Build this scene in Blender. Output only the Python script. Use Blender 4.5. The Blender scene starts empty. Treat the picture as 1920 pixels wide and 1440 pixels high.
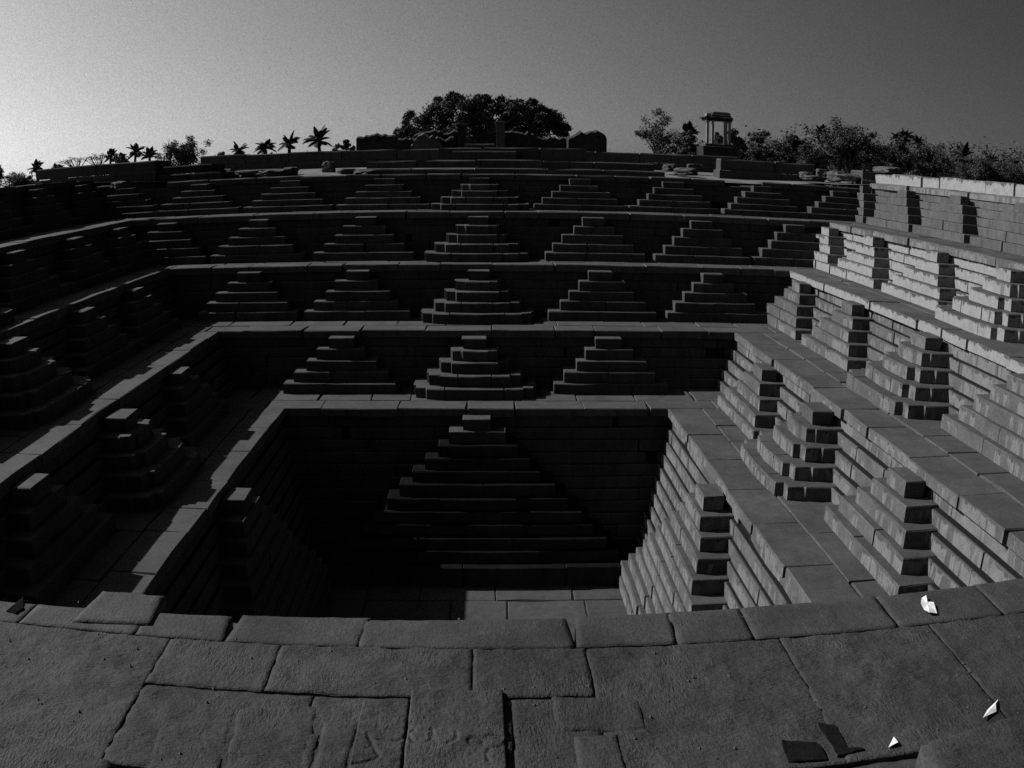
import bpy, math, random
import numpy as np
from mathutils import Vector, Matrix, noise
random.seed(7)
sc = bpy.context.scene
COL = sc.collection
# ------------------------------------------------------------------ camera (wide fisheye-like lens, eye at the origin)
F_PX, PITCH, YAW, ROLL = 1700.0, .2395, .035, -.0098
def cam_to_world(x_, u, f):
    cr, sr = math.cos(ROLL), math.sin(ROLL)
    x1 = x_*cr + u*sr; up = -x_*sr + u*cr
    cp, sp = math.cos(PITCH), math.sin(PITCH)
    y1 = f*cp + up*sp; z1 = -f*sp + up*cp
    cy, sy = math.cos(YAW), math.sin(YAW)
    return Vector((x1*cy + y1*sy, -x1*sy + y1*cy, z1))
def ray(px, py):
    X, Y = px-960, 720-py; r = math.hypot(X, Y) or 1e-6
    th = 2*math.asin(r/2/F_PX); s = math.sin(th)/r
    return cam_to_world(X*s, Y*s, math.cos(th))
def on_z(px, py, z): d = ray(px, py); return d*(z/d.z)
def on_y(px, py, y): d = ray(px, py); return d*(y/d.y)
cam_d = bpy.data.cameras.new('camera')
cam = bpy.data.objects.new('camera', cam_d); COL.objects.link(cam)
rx, ry, rf = cam_to_world(1, 0, 0), cam_to_world(0, 1, 0), cam_to_world(0, 0, 1)
cam.matrix_world = Matrix(((rx.x, ry.x, -rf.x, 0), (rx.y, ry.y, -rf.y, 0), (rx.z, ry.z, -rf.z, 0), (0, 0, 0, 1)))
cam_d.type = 'PANO'
cam_d.sensor_width = 36; cam_d.sensor_height = 27; cam_d.sensor_fit = 'HORIZONTAL'
try:
    cam_d.panorama_type = 'FISHEYE_EQUISOLID'; cam_d.fisheye_lens = F_PX/1920*36; cam_d.fisheye_fov = math.radians(120)
except Exception:
    cam_d.cycles.panorama_type = 'FISHEYE_EQUISOLID'; cam_d.cycles.fisheye_lens = F_PX/1920*36; cam_d.cycles.fisheye_fov = math.radians(120)
cam_d.clip_start = .05; cam_d.clip_end = 6000
sc.camera = cam
# ------------------------------------------------------------------ sky, sun, exposure
SUN = Vector((-1.23, .42, 1.0)).normalized()
ELEV = math.asin(SUN.z); AZ = math.atan2(SUN.x, SUN.y)
world = bpy.data.worlds.new("World"); sc.world = world; world.use_nodes = True
wn = world.node_tree; wn.nodes.clear()
sky = wn.nodes.new('ShaderNodeTexSky'); sky.sky_type = 'NISHITA'; sky.sun_disc = False
sky.sun_elevation = ELEV; sky.sun_rotation = AZ; sky.dust_density = 1.0; sky.air_density = 1.0; sky.ozone_density = 1.0
sep = wn.nodes.new('ShaderNodeSeparateColor')
pw = wn.nodes.new('ShaderNodeMath'); pw.operation = 'POWER'; pw.inputs[1].default_value = 0.72
ml = wn.nodes.new('ShaderNodeMath'); ml.operation = 'MULTIPLY'; ml.inputs[1].default_value = 0.60
cl = wn.nodes.new('ShaderNodeMath'); cl.operation = 'SMOOTH_MIN'; cl.inputs[1].default_value = 40.0; cl.inputs[2].default_value = 6.0
gc = wn.nodes.new('ShaderNodeTexCoord'); gn = wn.nodes.new('ShaderNodeTexNoise'); gn.inputs['Scale'].default_value = 850; gn.inputs['Detail'].default_value = 1
gr = wn.nodes.new('ShaderNodeMapRange'); gr.inputs[1].default_value = .25; gr.inputs[2].default_value = .75; gr.inputs[3].default_value = .80; gr.inputs[4].default_value = 1.20
# the sky brightens towards the sun's side and darkens away from it (red filter look)
sd_ = wn.nodes.new('ShaderNodeVectorMath'); sd_.operation = 'DOT_PRODUCT'
sh = Vector((-.985, .171, 0)); sd_.inputs[1].default_value = tuple(sh*1.66)
ex = wn.nodes.new('ShaderNodeMath'); ex.operation = 'EXPONENT'; em = wn.nodes.new('ShaderNodeMath'); em.operation = 'MULTIPLY'
gm = wn.nodes.new('ShaderNodeMath'); gm.operation = 'MULTIPLY'
bg = wn.nodes.new('ShaderNodeBackground'); bg.inputs['Strength'].default_value = .05
wo = wn.nodes.new('ShaderNodeOutputWorld')
wn.links.new(sky.outputs[0], sep.inputs[0]); wn.links.new(sep.outputs[0], pw.inputs[0])
wn.links.new(pw.outputs[0], ml.inputs[0]); wn.links.new(gc.outputs['Generated'], sd_.inputs[0]); wn.links.new(sd_.outputs['Value'], ex.inputs[0])
wn.links.new(ml.outputs[0], em.inputs[0]); wn.links.new(ex.outputs[0], em.inputs[1]); wn.links.new(em.outputs[0], cl.inputs[0])
wn.links.new(gc.outputs['Generated'], gn.inputs['Vector']); wn.links.new(gn.outputs[0], gr.inputs[0])
wn.links.new(cl.outputs[0], gm.inputs[0]); wn.links.new(gr.outputs[0], gm.inputs[1])
wn.links.new(gm.outputs[0], bg.inputs['Color']); wn.links.new(bg.outputs[0], wo.inputs['Surface'])
sun_d = bpy.data.lights.new('sun', 'SUN'); sun_d.energy = 4.2; sun_d.angle = math.radians(.55)
sun = bpy.data.objects.new('sun', sun_d); COL.objects.link(sun)
sun.rotation_euler = SUN.to_track_quat('Z', 'Y').to_euler()
sc.view_settings.view_transform = 'Standard'; sc.view_settings.look = 'None'
sc.view_settings.exposure = 1.0; sc.view_settings.gamma = 1; sc.view_settings.use_curve_mapping = False
sc.cycles.use_denoising = False
sc.cycles.max_bounces = 4; sc.cycles.diffuse_bounces = 2; sc.cycles.sample_clamp_indirect = 1.0

# ------------------------------------------------------------------ materials (a black and white place: neutral greys)
def grey(v): return (v, v, v, 1)
def stone_mat(name, top=.07, side=.14, lime=0.0, lime_v=.42, bump=.35, coarse=.5, var=.25, pit=0.0):
    m = bpy.data.materials.new(name); m.use_nodes = True
    nt = m.node_tree; N = nt.nodes; L = nt.links
    b = N['Principled BSDF']; b.inputs['Roughness'].default_value = .8
    b.inputs['Specular IOR Level'].default_value = 0 if name.startswith('damp') else .11  # 'damp' is the stone with shade painted in: no specular
    geo = N.new('ShaderNodeNewGeometry'); oi = N.new('ShaderNodeObjectInfo')
    def tex(scale, detail=4, rough=.6, vec=None):
        t = N.new('ShaderNodeTexNoise'); t.inputs['Scale'].default_value = scale
        t.inputs['Detail'].default_value = detail; t.inputs['Roughness'].default_value = rough
        L.new(vec or geo.outputs['Position'], t.inputs['Vector']); return t.outputs[0]
    def math_(op, a, c=None, clamp=False):
        n = N.new('ShaderNodeMath'); n.operation = op; n.use_clamp = clamp
        for i, v in enumerate((a, c)):
            if v is None: continue
            if isinstance(v, (int, float)): n.inputs[i].default_value = v
            else: L.new(v, n.inputs[i])
        return n.outputs[0]
    def rng(v, a, c, d, e):
        n = N.new('ShaderNodeMapRange'); L.new(v, n.inputs[0])
        for i, q in enumerate((a, c, d, e)): n.inputs[i+1].default_value = q
        return n.outputs[0]
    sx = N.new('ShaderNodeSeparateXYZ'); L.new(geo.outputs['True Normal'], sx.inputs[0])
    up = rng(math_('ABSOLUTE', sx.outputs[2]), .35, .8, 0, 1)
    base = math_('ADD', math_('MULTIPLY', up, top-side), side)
    patch = rng(tex(1.3, 5, .65), .3, .7, 1-var, 1+var)
    fine = rng(tex(38, 3, .7), .25, .75, .78, 1.22)
    mid = rng(tex(7, 4, .6), .3, .7, .85, 1.15)
    rnd = math_('MULTIPLY', rng(oi.outputs['Random'], 0, 1, .93, 1.07), rng(tex(150, 2, .8), .3, .7, .66, 1.34))
    v = math_('MULTIPLY', math_('MULTIPLY', math_('MULTIPLY', base, patch), math_('MULTIPLY', fine, mid)), rnd)
    mp = N.new('ShaderNodeVectorMath'); mp.operation = 'MULTIPLY'; mp.inputs[1].default_value = (7, 7, .9)
    L.new(geo.outputs['Position'], mp.inputs[0])
    streak = tex(1.0, 4, .6, mp.outputs[0])
    wall = math_('SUBTRACT', 1.0, up)
    dark = rng(streak, .50, .66, 0, .28)
    v = math_('MULTIPLY', v, math_('SUBTRACT', 1.0, math_('MULTIPLY', dark, wall)))
    if lime > 0:
        big = tex(.9, 3, .5)
        mask = rng(math_('ADD', math_('MULTIPLY', streak, .55), math_('MULTIPLY', big, .45)), .56-.14*lime, .59-.14*lime, 0, 1)
        tc = N.new('ShaderNodeTexCoord'); sz = N.new('ShaderNodeSeparateXYZ'); L.new(tc.outputs['Generated'], sz.inputs[0])
        drip = math_('ADD', sz.outputs[2], math_('MULTIPLY', math_('SUBTRACT', streak, .5), 1.6))
        mask = math_('MULTIPLY', mask, rng(drip, .82, .90, 1, 0))
        mask = math_('MULTIPLY', mask, wall)
        mx = N.new('ShaderNodeMix'); mx.data_type = 'FLOAT'
        L.new(mask, mx.inputs[0]); L.new(v, mx.inputs[2])
        L.new(math_('MULTIPLY', math_('MULTIPLY', fine, mid), lime_v), mx.inputs[3]); v = mx.outputs[0]
    cb = N.new('ShaderNodeCombineColor')
    for i in range(3): L.new(v, cb.inputs[i])
    L.new(cb.outputs[0], b.inputs['Base Color'])
    h = math_('ADD', math_('MULTIPLY', tex(60, 3, .7), .25), math_('MULTIPLY', tex(9, 5, .7), coarse))
    if pit:
        def stretched(sx_, sy_, rot, det=3):
            q = N.new('ShaderNodeMapping'); q.inputs['Rotation'].default_value = (0, 0, rot); q.inputs['Scale'].default_value = (sx_, sy_, sx_)
            L.new(geo.outputs['Position'], q.inputs['Vector']); return tex(1.0, det, .65, q.outputs[0])
        zone = rng(tex(2.6, 3, .6), .40, .60, 0, 1)
        marks = math_('ADD', math_('MULTIPLY', stretched(85, 26, .5), zone), math_('MULTIPLY', stretched(30, 95, -.2), math_('SUBTRACT', 1.0, zone)))
        soft = rng(tex(4.3, 4, .6), .35, .65, .25, 1.2)
        h = math_('ADD', math_('MULTIPLY', h, .8), math_('MULTIPLY', math_('MULTIPLY', marks, soft), pit*1.5))
    bp = N.new('ShaderNodeBump'); bp.inputs['Strength'].default_value = bump; bp.inputs['Distance'].default_value = .03
    L.new(h, bp.inputs['Height']); L.new(bp.outputs[0], b.inputs['Normal'])
    return m
def plain_mat(name, v, rough=.9, noise_scale=None, amp=.3):
    m = bpy.data.materials.new(name); m.use_nodes = True
    nt = m.node_tree; b = nt.nodes['Principled BSDF']
    b.inputs['Base Color'].default_value = grey(v); b.inputs['Roughness'].default_value = rough
    b.inputs['Specular IOR Level'].default_value = .08
    if noise_scale:
        g = nt.nodes.new('ShaderNodeNewGeometry'); t = nt.nodes.new('ShaderNodeTexNoise'); t.inputs['Scale'].default_value = noise_scale
        t.inputs['Detail'].default_value = 5
        r = nt.nodes.new('ShaderNodeMapRange'); r.inputs[1].default_value = .3; r.inputs[2].default_value = .7
        r.inputs[3].default_value = v*(1-amp); r.inputs[4].default_value = v*(1+amp)
        c = nt.nodes.new('ShaderNodeCombineColor')
        nt.links.new(g.outputs['Position'], t.inputs['Vector']); nt.links.new(t.outputs[0], r.inputs[0])
        for i in range(3): nt.links.new(r.outputs[0], c.inputs[i])
        nt.links.new(c.outputs[0], b.inputs['Base Color'])
    return m
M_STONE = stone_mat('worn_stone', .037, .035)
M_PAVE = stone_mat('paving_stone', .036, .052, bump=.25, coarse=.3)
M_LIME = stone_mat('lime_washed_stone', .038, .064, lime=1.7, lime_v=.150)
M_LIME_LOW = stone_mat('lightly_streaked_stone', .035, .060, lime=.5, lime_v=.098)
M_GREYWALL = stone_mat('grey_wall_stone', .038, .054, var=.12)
M_SHADE = stone_mat('damp_dark_stone', .006, .024)  # near-black stone colour with shade painted in, for pit back and ledge
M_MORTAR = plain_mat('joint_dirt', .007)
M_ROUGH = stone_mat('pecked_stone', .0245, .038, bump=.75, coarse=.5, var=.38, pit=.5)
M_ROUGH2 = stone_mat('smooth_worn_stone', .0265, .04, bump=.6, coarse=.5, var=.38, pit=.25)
M_GROUND = plain_mat('dry_ground', .08, .95, 1.5, .4)
M_SILT = plain_mat('wet_silt', .008, .6, 3)
M_LEAF = plain_mat('foliage', .036, .7, .8, .5)
M_LEAF_PALE = plain_mat('foliage_pale', .04, .7, .8, .5)
M_BARK = plain_mat('bark', .03, .9, 6)
M_PALM = plain_mat('palm_leaf', .02, .6, 3)
M_PAPER = plain_mat('paper', .42, .8, 25, .2)
M_BRICK = plain_mat('ruin_rubble', .016, .95, 5, .6)

# ------------------------------------------------------------------ helpers
def link(name, me, mat=None, parent=None):
    o = bpy.data.objects.new(name, me); COL.objects.link(o)
    if me is not None and mat: me.materials.append(mat)
    if parent: o.parent = parent
    return o
def empty(name, loc=(0, 0, 0)):
    o = bpy.data.objects.new(name, None); COL.objects.link(o); o.location = loc; o.empty_display_size = .2; return o
def tag(o, label=None, cat=None, group=None, kind=None):
    if label: o['label'] = label
    if cat: o['category'] = cat
    if group: o['group'] = group
    if kind: o['kind'] = kind
    return o
class MB:
    def __init__(s): s.v = []; s.f = []
    def add(s, v, f):
        n = len(s.v); s.v += [tuple(q) for q in v]; s.f += [tuple(i+n for i in q) for q in f]
    def box(s, a, b):
        (x0, y0, z0), (x1, y1, z1) = a, b
        s.add([(x0,y0,z0),(x1,y0,z0),(x1,y1,z0),(x0,y1,z0),(x0,y0,z1),(x1,y0,z1),(x1,y1,z1),(x0,y1,z1)],
              [(3,2,1,0),(4,5,6,7),(0,1,5,4),(1,2,6,5),(2,3,7,6),(3,0,4,7)])
    def mesh(s, name='m', smooth=False):
        me = bpy.data.meshes.new(name); me.from_pydata(s.v, [], s.f)
        if smooth: me.polygons.foreach_set('use_smooth', [True]*len(me.polygons))
        me.update(); return me
def area(p): return sum(p[i][0]*p[(i+1) % len(p)][1]-p[(i+1) % len(p)][0]*p[i][1] for i in range(len(p)))/2
def refine(poly, seg, jit):
    out = []
    for i in range(len(poly)):
        a, b = poly[i], poly[(i+1) % len(poly)]
        d = math.hypot(b[0]-a[0], b[1]-a[1]); n = max(1, int(d/seg))
        nx, ny = (b[1]-a[1])/(d or 1), -(b[0]-a[0])/(d or 1)
        for k in range(n):
            t = k/n; j = random.uniform(-jit, jit*.4) if k else -jit*random.random()*.8
            if jit > .005 and random.random() < .10: j -= random.uniform(.012, .035)     # chipped edge
            out.append((a[0]+(b[0]-a[0])*t+nx*j, a[1]+(b[1]-a[1])*t+ny*j))
    return out
def prism(poly, z0, z1, c=.015, seg=.34, jit=.009, taper=1.0, mb=None):
    """worn stone: uneven outline, softened upper edge, slightly uneven top"""
    if area(poly) < 0: poly = poly[::-1]
    p = refine(poly, seg, jit); n = len(p)
    cx = sum(q[0] for q in p)/n; cy = sum(q[1] for q in p)/n
    # inset ring along vertex normals
    ins = []
    for i in range(n):
        a, b, d = p[i-1], p[i], p[(i+1) % n]
        e1 = (b[0]-a[0], b[1]-a[1]); e2 = (d[0]-b[0], d[1]-b[1])
        l1 = math.hypot(*e1) or 1; l2 = math.hypot(*e2) or 1
        nx = -(e1[1]/l1+e2[1]/l2); ny = e1[0]/l1+e2[0]/l2
        k = c*random.uniform(.6, 1.5)/max(.6, math.hypot(nx, ny)/1.4)/1.4
        ins.append((b[0]+nx*k, b[1]+ny*k))
    dz = [random.uniform(-.005, .004) for _ in range(n)]
    v = [(cx+(q[0]-cx)*taper, cy+(q[1]-cy)*taper, z0) for q in p]
    v += [(q[0], q[1], z1-c*random.uniform(.6, 1.4)+dz[i]) for i, q in enumerate(p)]
    v += [(q[0], q[1], z1+dz[i]) for i, q in enumerate(ins)]
    f = []
    for i in range(n):
        j = (i+1) % n
        f += [(i, j, n+j, n+i), (n+i, n+j, 2*n+j, 2*n+i)]
    f += [tuple(range(2*n, 3*n)), tuple(range(n-1, -1, -1))]
    mb = mb or MB(); mb.add(v, f); return mb
# local frames: u along the wall, v out of the wall towards the tank's middle
class Side:
    def __init__(s, kind, e): s.k = kind; s.e = e
    def __call__(s, u, v):
        return {'B': (u, s.e-v), 'N': (u, s.e+v), 'L': (s.e+v, u), 'R': (s.e-v, u)}[s.k]
def quad(side, u0, u1, v0, v1): return [side(u0, v0), side(u1, v0), side(u1, v1), side(u0, v1)]

# ------------------------------------------------------------------ the tank's levels, rim close to eye level
ZF = -7.12
Z = [-4.35, -3.213, -2.10, -1.031]
XL = [-3.66, -5.37, -7.10, -8.52, -10.33]
XR = [3.47, 5.14, 6.91, 8.48, 10.27]
YB = [15.92, 17.66, 19.46, 20.96, 22.58]
YN = [7.75, 5.7, 3.88, 1.1, -.7]
RIM = {'B': -.16, 'R': .02, 'L': .03, 'N': -.1}
COPE = .15
def level(k, s): return RIM[s] if k == 4 else Z[k]
def edge(k, s): return {'B': YB, 'N': YN, 'L': XL, 'R': XR}[s][k]
TIER = ['bottom pit', 'lowest tier', 'second tier', 'third tier', 'top tier']
SIDE = {'B': 'back', 'L': 'left', 'R': 'right', 'N': 'near'}
HID = {'n': 0}

def wall(k, s):
    z0 = ZF if k == 0 else Z[k-1]; z1 = level(k, s)
    sd = Side(s, edge(k, s)); nc = 12 if k == 0 else 5
    h = (z1-COPE-z0)/nc; step = .062 if k == 0 else (.06 if s == 'B' else .10)
    u0, u1 = (XL[k], XR[k]) if s in 'BN' else (YN[k], YB[k])
    full = (s in 'BRL'); core = MB()
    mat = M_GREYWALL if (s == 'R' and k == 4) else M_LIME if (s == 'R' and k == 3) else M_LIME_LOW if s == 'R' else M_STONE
    vs = []
    for j in range(nc):
        v = -.055+step*(nc-1-j)+random.uniform(-.008, .008); vs.append(v)
    for j in range(nc):
        core.add(*box_poly(quad(sd, u0-.3, u1+.3, -.75, vs[j]-.03), z0+j*h, z0+(j+1)*h))
    o = link('retaining_wall', core.mesh(), M_MORTAR)
    tag(o, f'{SIDE[s]} wall of coursed stone blocks rising behind the {TIER[k]}' if k else f'{SIDE[s]} stepped stone wall inside the deep dark pit', 'wall', 'stepped retaining walls of the tank')
    joined = MB()
    for j in range(nc):
        ua, ub = u0-max(0, vs[0])*0, u1
        ua -= .2; ub += .2
        u = ua
        while u < ub-.05:
            w = random.uniform(.9, 1.9)*(1.5 if not full else 1)
            if ub-(u+w) < .45: w = ub-u
            dv = random.uniform(-.008, .008)*(.3 if (s == 'R' and k == 4) else 1)
            poly = quad(sd, u+.002, u+w-.002, vs[j]-.4, vs[j]+dv)
            zz0, zz1 = z0+j*h+.003, z0+(j+1)*h-.004
            if full:
                link('stone', (prism(poly, zz0, zz1, .005, .6, .003) if (s == 'R' and k == 4) else prism(poly, zz0, zz1, .012, .45, .008)).mesh(), mat, o)
            else: prism(poly, zz0, zz1, .012, 2, .004, mb=joined)
            u += w
    if not full:
        q = link('masonry', joined.mesh(), mat, o); q['kind'] = 'stuff'
    return o
def box_poly(p, z0, z1):
    if area(p) < 0: p = p[::-1]
    n = len(p)
    return [(a, b, z0) for a, b in p]+[(a, b, z1) for a, b in p], [(i, (i+1) % n, n+(i+1) % n, n+i) for i in range(n)]+[tuple(range(n, 2*n)), tuple(range(n-1, -1, -1))]

for k in range(5):
    for s in 'BLRN':
        if k == 3 and s == 'N': continue
        if k == 4 and s == 'N': continue
        wall(k, s)

# ------------------------------------------------------------------ terraces
def terrace(k):
    z = Z[k]; names = ['lowest', 'second', 'third', 'top']
    b = MB()
    x0, x1, y0, y1 = XL[k]-.05, XR[k]+.05, YN[k]-.05, YB[k]+.05
    X0, X1, Y0, Y1 = XL[k+1]-.2, XR[k+1]+.2, YN[k+1]-.2, YB[k+1]+.2
    zt = z-.03
    b.box((X0, y1, zt-.10), (X1, Y1, zt)); 
    if k != 2: b.box((X0, Y0, zt-.10), (X1, y0, zt))
    b.box((X0, y0, zt-.10), (x0, y1, zt)); b.box((x1, y0, zt-.10), (X1, y1, zt))
    o = link('terrace_floor', b.mesh(), M_MORTAR); o['kind'] = 'structure'
    for s in 'BLR':
        sd = Side(s, edge(k, s)); nx = edge(k+1, s); dep = abs(nx-edge(k, s))-.18
        rows = [(.0, .62), (.62, dep)] if s != 'B' else [(.0, .55), (.55, dep)]
        ur = (XL[k]-dep, XR[k]+dep) if s == 'B' else (YN[k], YB[k])
        for r, (a, c) in enumerate(rows):
            u, end = ur
            while u < end-.05:
                w = random.uniform(.7, 1.45)
                if end-(u+w) < .5: w = end-u
                over = random.uniform(-.015, .035) if r == 0 else 0
                sk = random.uniform(-.02, .02)
                poly = [sd(u+.005, -c+.005), sd(u+w-.005, -c+.005), sd(u+w-.005+sk, -a+over-.004*r), sd(u+.005+sk, -a+over-.004*r)]
                dz = random.uniform(-.006, .006)
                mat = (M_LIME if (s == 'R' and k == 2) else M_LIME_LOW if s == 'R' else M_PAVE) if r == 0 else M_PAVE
                link('paving_stone', prism(poly, z-(COPE if r == 0 else .06), z+dz, .014, .5, .01).mesh(), mat, o)
                u += w
    if k in (0, 1):   # near side, out of sight behind the ledge
        q = MB(); sd = Side('N', YN[k])
        q.add(*box_poly(quad(sd, XL[k], XR[k], -1.2, 0), z-COPE, z)); link('near_paving', q.mesh(), M_PAVE, o)
    return o
for k in range(4): terrace(k)
fl = MB(); fl.box((XL[0]-.4, YN[0]-.4, ZF-.3), (XR[0]+.4, YB[0]+.4, ZF-.02))
pf = link('pit_floor', fl.mesh(), M_MORTAR); pf['kind'] = 'structure'
yy = YN[0]
while yy < YB[0]:
    d = random.uniform(.7, .95); xx = XL[0]
    while xx < XR[0]:
        w = random.uniform(.9, 1.7)
        link('paving_stone', prism([(xx+.006, yy+.006), (xx+w-.006, yy+.006), (xx+w-.006, yy+d-.006), (xx+.006, yy+d-.006)], ZF-.1, ZF+random.uniform(-.008, .008), .014).mesh(),
             M_PAVE, pf)
        xx += w
    yy += d

root = empty('pit_bench', (0, 14.6, ZF)); tag(root, 'low dark stone bench across the back of the pit floor', 'bench')
u = XL[0]+.1
while u < XR[0]-.4:
    w = min(random.uniform(1.4, 2.6), XR[0]-.35-u)
    mb = prism([(u+.003, 14.22), (u+w-.003, 14.22), (u+w-.003, 15.75), (u+.003, 15.75)], ZF, ZF+.37, .012)
    mb.v = [(a, b-14.6, c-ZF) for a, b, c in mb.v]; link('bench_stone', mb.mesh(), M_SHADE, root); u += w  # bench shade is painted into its stone colour

# ------------------------------------------------------------------ step pyramids
def pyramid(k, s, c, rounded, label, group, n=5, clip=None):
    """k: tier whose terrace it stands on (0 = pit floor); c: centre along the wall"""
    z0 = (ZF+(.37 if s == 'B' else 0)) if k == 0 else Z[k-1]; z1 = level(k, s)
    sd = Side(s, edge(k, s)); h = (z1-z0-.10)/n
    along = .24 if s == 'B' else .26
    root = empty('stepped_pyramid', (*sd(c, .3), z0)); off = Vector(root.location)
    tag(root, label, 'steps', group)
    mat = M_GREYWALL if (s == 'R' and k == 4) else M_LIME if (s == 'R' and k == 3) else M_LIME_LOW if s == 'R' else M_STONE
    for i in range(n):
        j = n-1-i
        zz0, zz1 = z0+i*h, z0+(i+1)*h-.003
        back = -.06 if i < n-1 else .03
        if k == 0: w, p = .27+.222*j, .35+(.114 if s == 'B' else .066)*j
        elif rounded: w, p = .25+.235*j, .36+.19*j
        else: w, p = .26+along*j*.92, .30+.10*j
        w += random.uniform(-.02, .02); p += random.uniform(-.018, .018); c_ = c+random.uniform(-.025, .025)
        zz1 += random.uniform(-.008, .004)
        def put(poly, name='step_stone', taper=1.0):
            mb = prism(poly, zz0, zz1, .014, .36, .009, taper)
            mb.v = [(a-off.x, b-off.y, q-off.z) for a, b, q in mb.v]
            link(name, mb.mesh(), M_SHADE if (k == 0 and s == 'B' and j > 1) else mat, root)  # back pit pyramid: shade painted into all but the top two steps
        lo, hi = c_-w, c_+w
        if clip: lo, hi = max(lo, clip[0]), min(hi, clip[1])
        if hi-lo < .12: continue
        if rounded and i < n-1:
            pts = [(w, back), (w, p-.40), (w-.05, p-.38), (w-.06, p-.15), (w-.25, p-.13), (w-.27, p-.03), (w-.5, p)] if w > .7 else \
                  [(w, back), (w, p-.2), (w-.04, p-.19), (w-.05, p-.06), (w-.2, p-.04), (w-.25, p)]
            full = [(c+a, b) for a, b in pts]+[(c-a, b) for a, b in pts[::-1]]
            if w > .9:   # three blocks per course
                cut = w-.62
                put([sd(c+a, b) for a, b in ((cut+.004, back), *pts[:7], (cut+.004, p))] if cut > 0 else [sd(*q) for q in full])
                put([sd(c-cut+.002, back), sd(c+cut-.002, back), sd(c+cut-.002, p), sd(c, p+.03), sd(c-cut+.002, p)])
                put([sd(c-a, b) for a, b in ((cut+.004, back), *pts[:7], (cut+.004, p))])
            else: put([sd(*q) for q in full])
        elif i == n-1:
            tw = random.uniform(-.04, .04); q4 = quad(sd, lo, hi, back, p); q4[3] = (q4[3][0]+tw*.5, q4[3][1]+tw*.5); put(q4, 'cap_stone', .86 if rounded else .96)
        else:
            L_ = hi-lo; m = 1 if L_ < 1.5 else 2 if L_ < 3.0 else 3
            cuts = [lo]+[lo+L_*(q+random.uniform(-.22, .22))/m for q in range(1, m)]+[hi]
            for a, b in zip(cuts, cuts[1:]):
                dv = random.uniform(-.022, .008)
                put(quad(sd, a+.0015, b-.0015, back, p+dv))
    return root
ORD = ['leftmost', 'second', 'third', 'fourth', 'fifth', 'sixth', 'seventh', 'eighth', 'ninth']
GRP = lambda rounded: 'centre pyramids with rounded redented steps' if rounded else 'plain step pyramids along the tank walls'
pyramid(0, 'B', -.08, False, 'tall dark pyramid of eleven stone steps on the back wall of the pit', 'tall step pyramids inside the pit', 11)
pyramid(0, 'R', 11.88, False, 'tall sunlit stone step pyramid on the right wall of the pit', 'tall step pyramids inside the pit', 12)
pyramid(0, 'L', 11.7, False, 'tall stone step pyramid deep in shade on the left wall of the pit', 'tall step pyramids inside the pit', 12)
BX = {1: [-2.75, -.12, 2.53], 2: [-5.08, -2.66, -.08, 2.56, 5.07], 3: [-7.55, -5.2, -2.68, -.1, 2.55, 5.1, 7.45],
      4: [-9.3, -7.2, -4.8, -2.4, -.05, 2.4, 4.75, 7.1, 9.3]}
for k, xs in BX.items():
    for i, x in enumerate(xs):
        mid = i == len(xs)//2
        clip = (XL[k]+.0, XR[k]-.0)
        if mid: lab = f'rounded stone step pyramid at the middle of the back wall, {TIER[k]}'
        else:
            fr = ORD[i]+' from the left' if i else 'leftmost'
            lab = f'plain stone step pyramid on the back wall, {TIER[k]}, {fr}'
        pyramid(k, 'B', x, mid, lab, GRP(mid), clip=clip)
RY = {1: [14.93, 12.2, 9.14], 2: [18.15, 15.3, 12.25, 9.4, 6.9], 3: [20.45, 17.9, 15.0, 12.3, 9.5, 6.8], 4: [22.6, 19.95, 17.3, 14.6, 11.9, 9.2]}
LY = {1: [14.54, 11.76, 8.85], 2: [16.95, 14.45, 11.67, 8.9], 3: [19.6, 17.1, 14.5, 11.8, 9.1], 4: [21.4, 18.9, 16.4, 13.9, 11.6]}
FAR = ['farthest', 'second', 'third', 'fourth', 'fifth', 'sixth']
for s, tab in (('R', RY), ('L', LY)):
    for k, ys in tab.items():
        for i, y in enumerate(ys):
            rd = (k == 1 and i == 1) or (k == 2 and i == 2) or (k == 3 and i == 3)
            kind = 'rounded' if rd else 'plain'
            tone = 'sunlit' if s == 'R' else 'shaded'
            fr = 'farthest back' if i == 0 else FAR[i]+' from the back'
            pyramid(k, s, y, rd, f'{tone} {kind} stone step pyramid on the {SIDE[s]} wall, {TIER[k]}, {fr}', GRP(rd), clip=(YN[k], YB[k]-.02))

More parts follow.
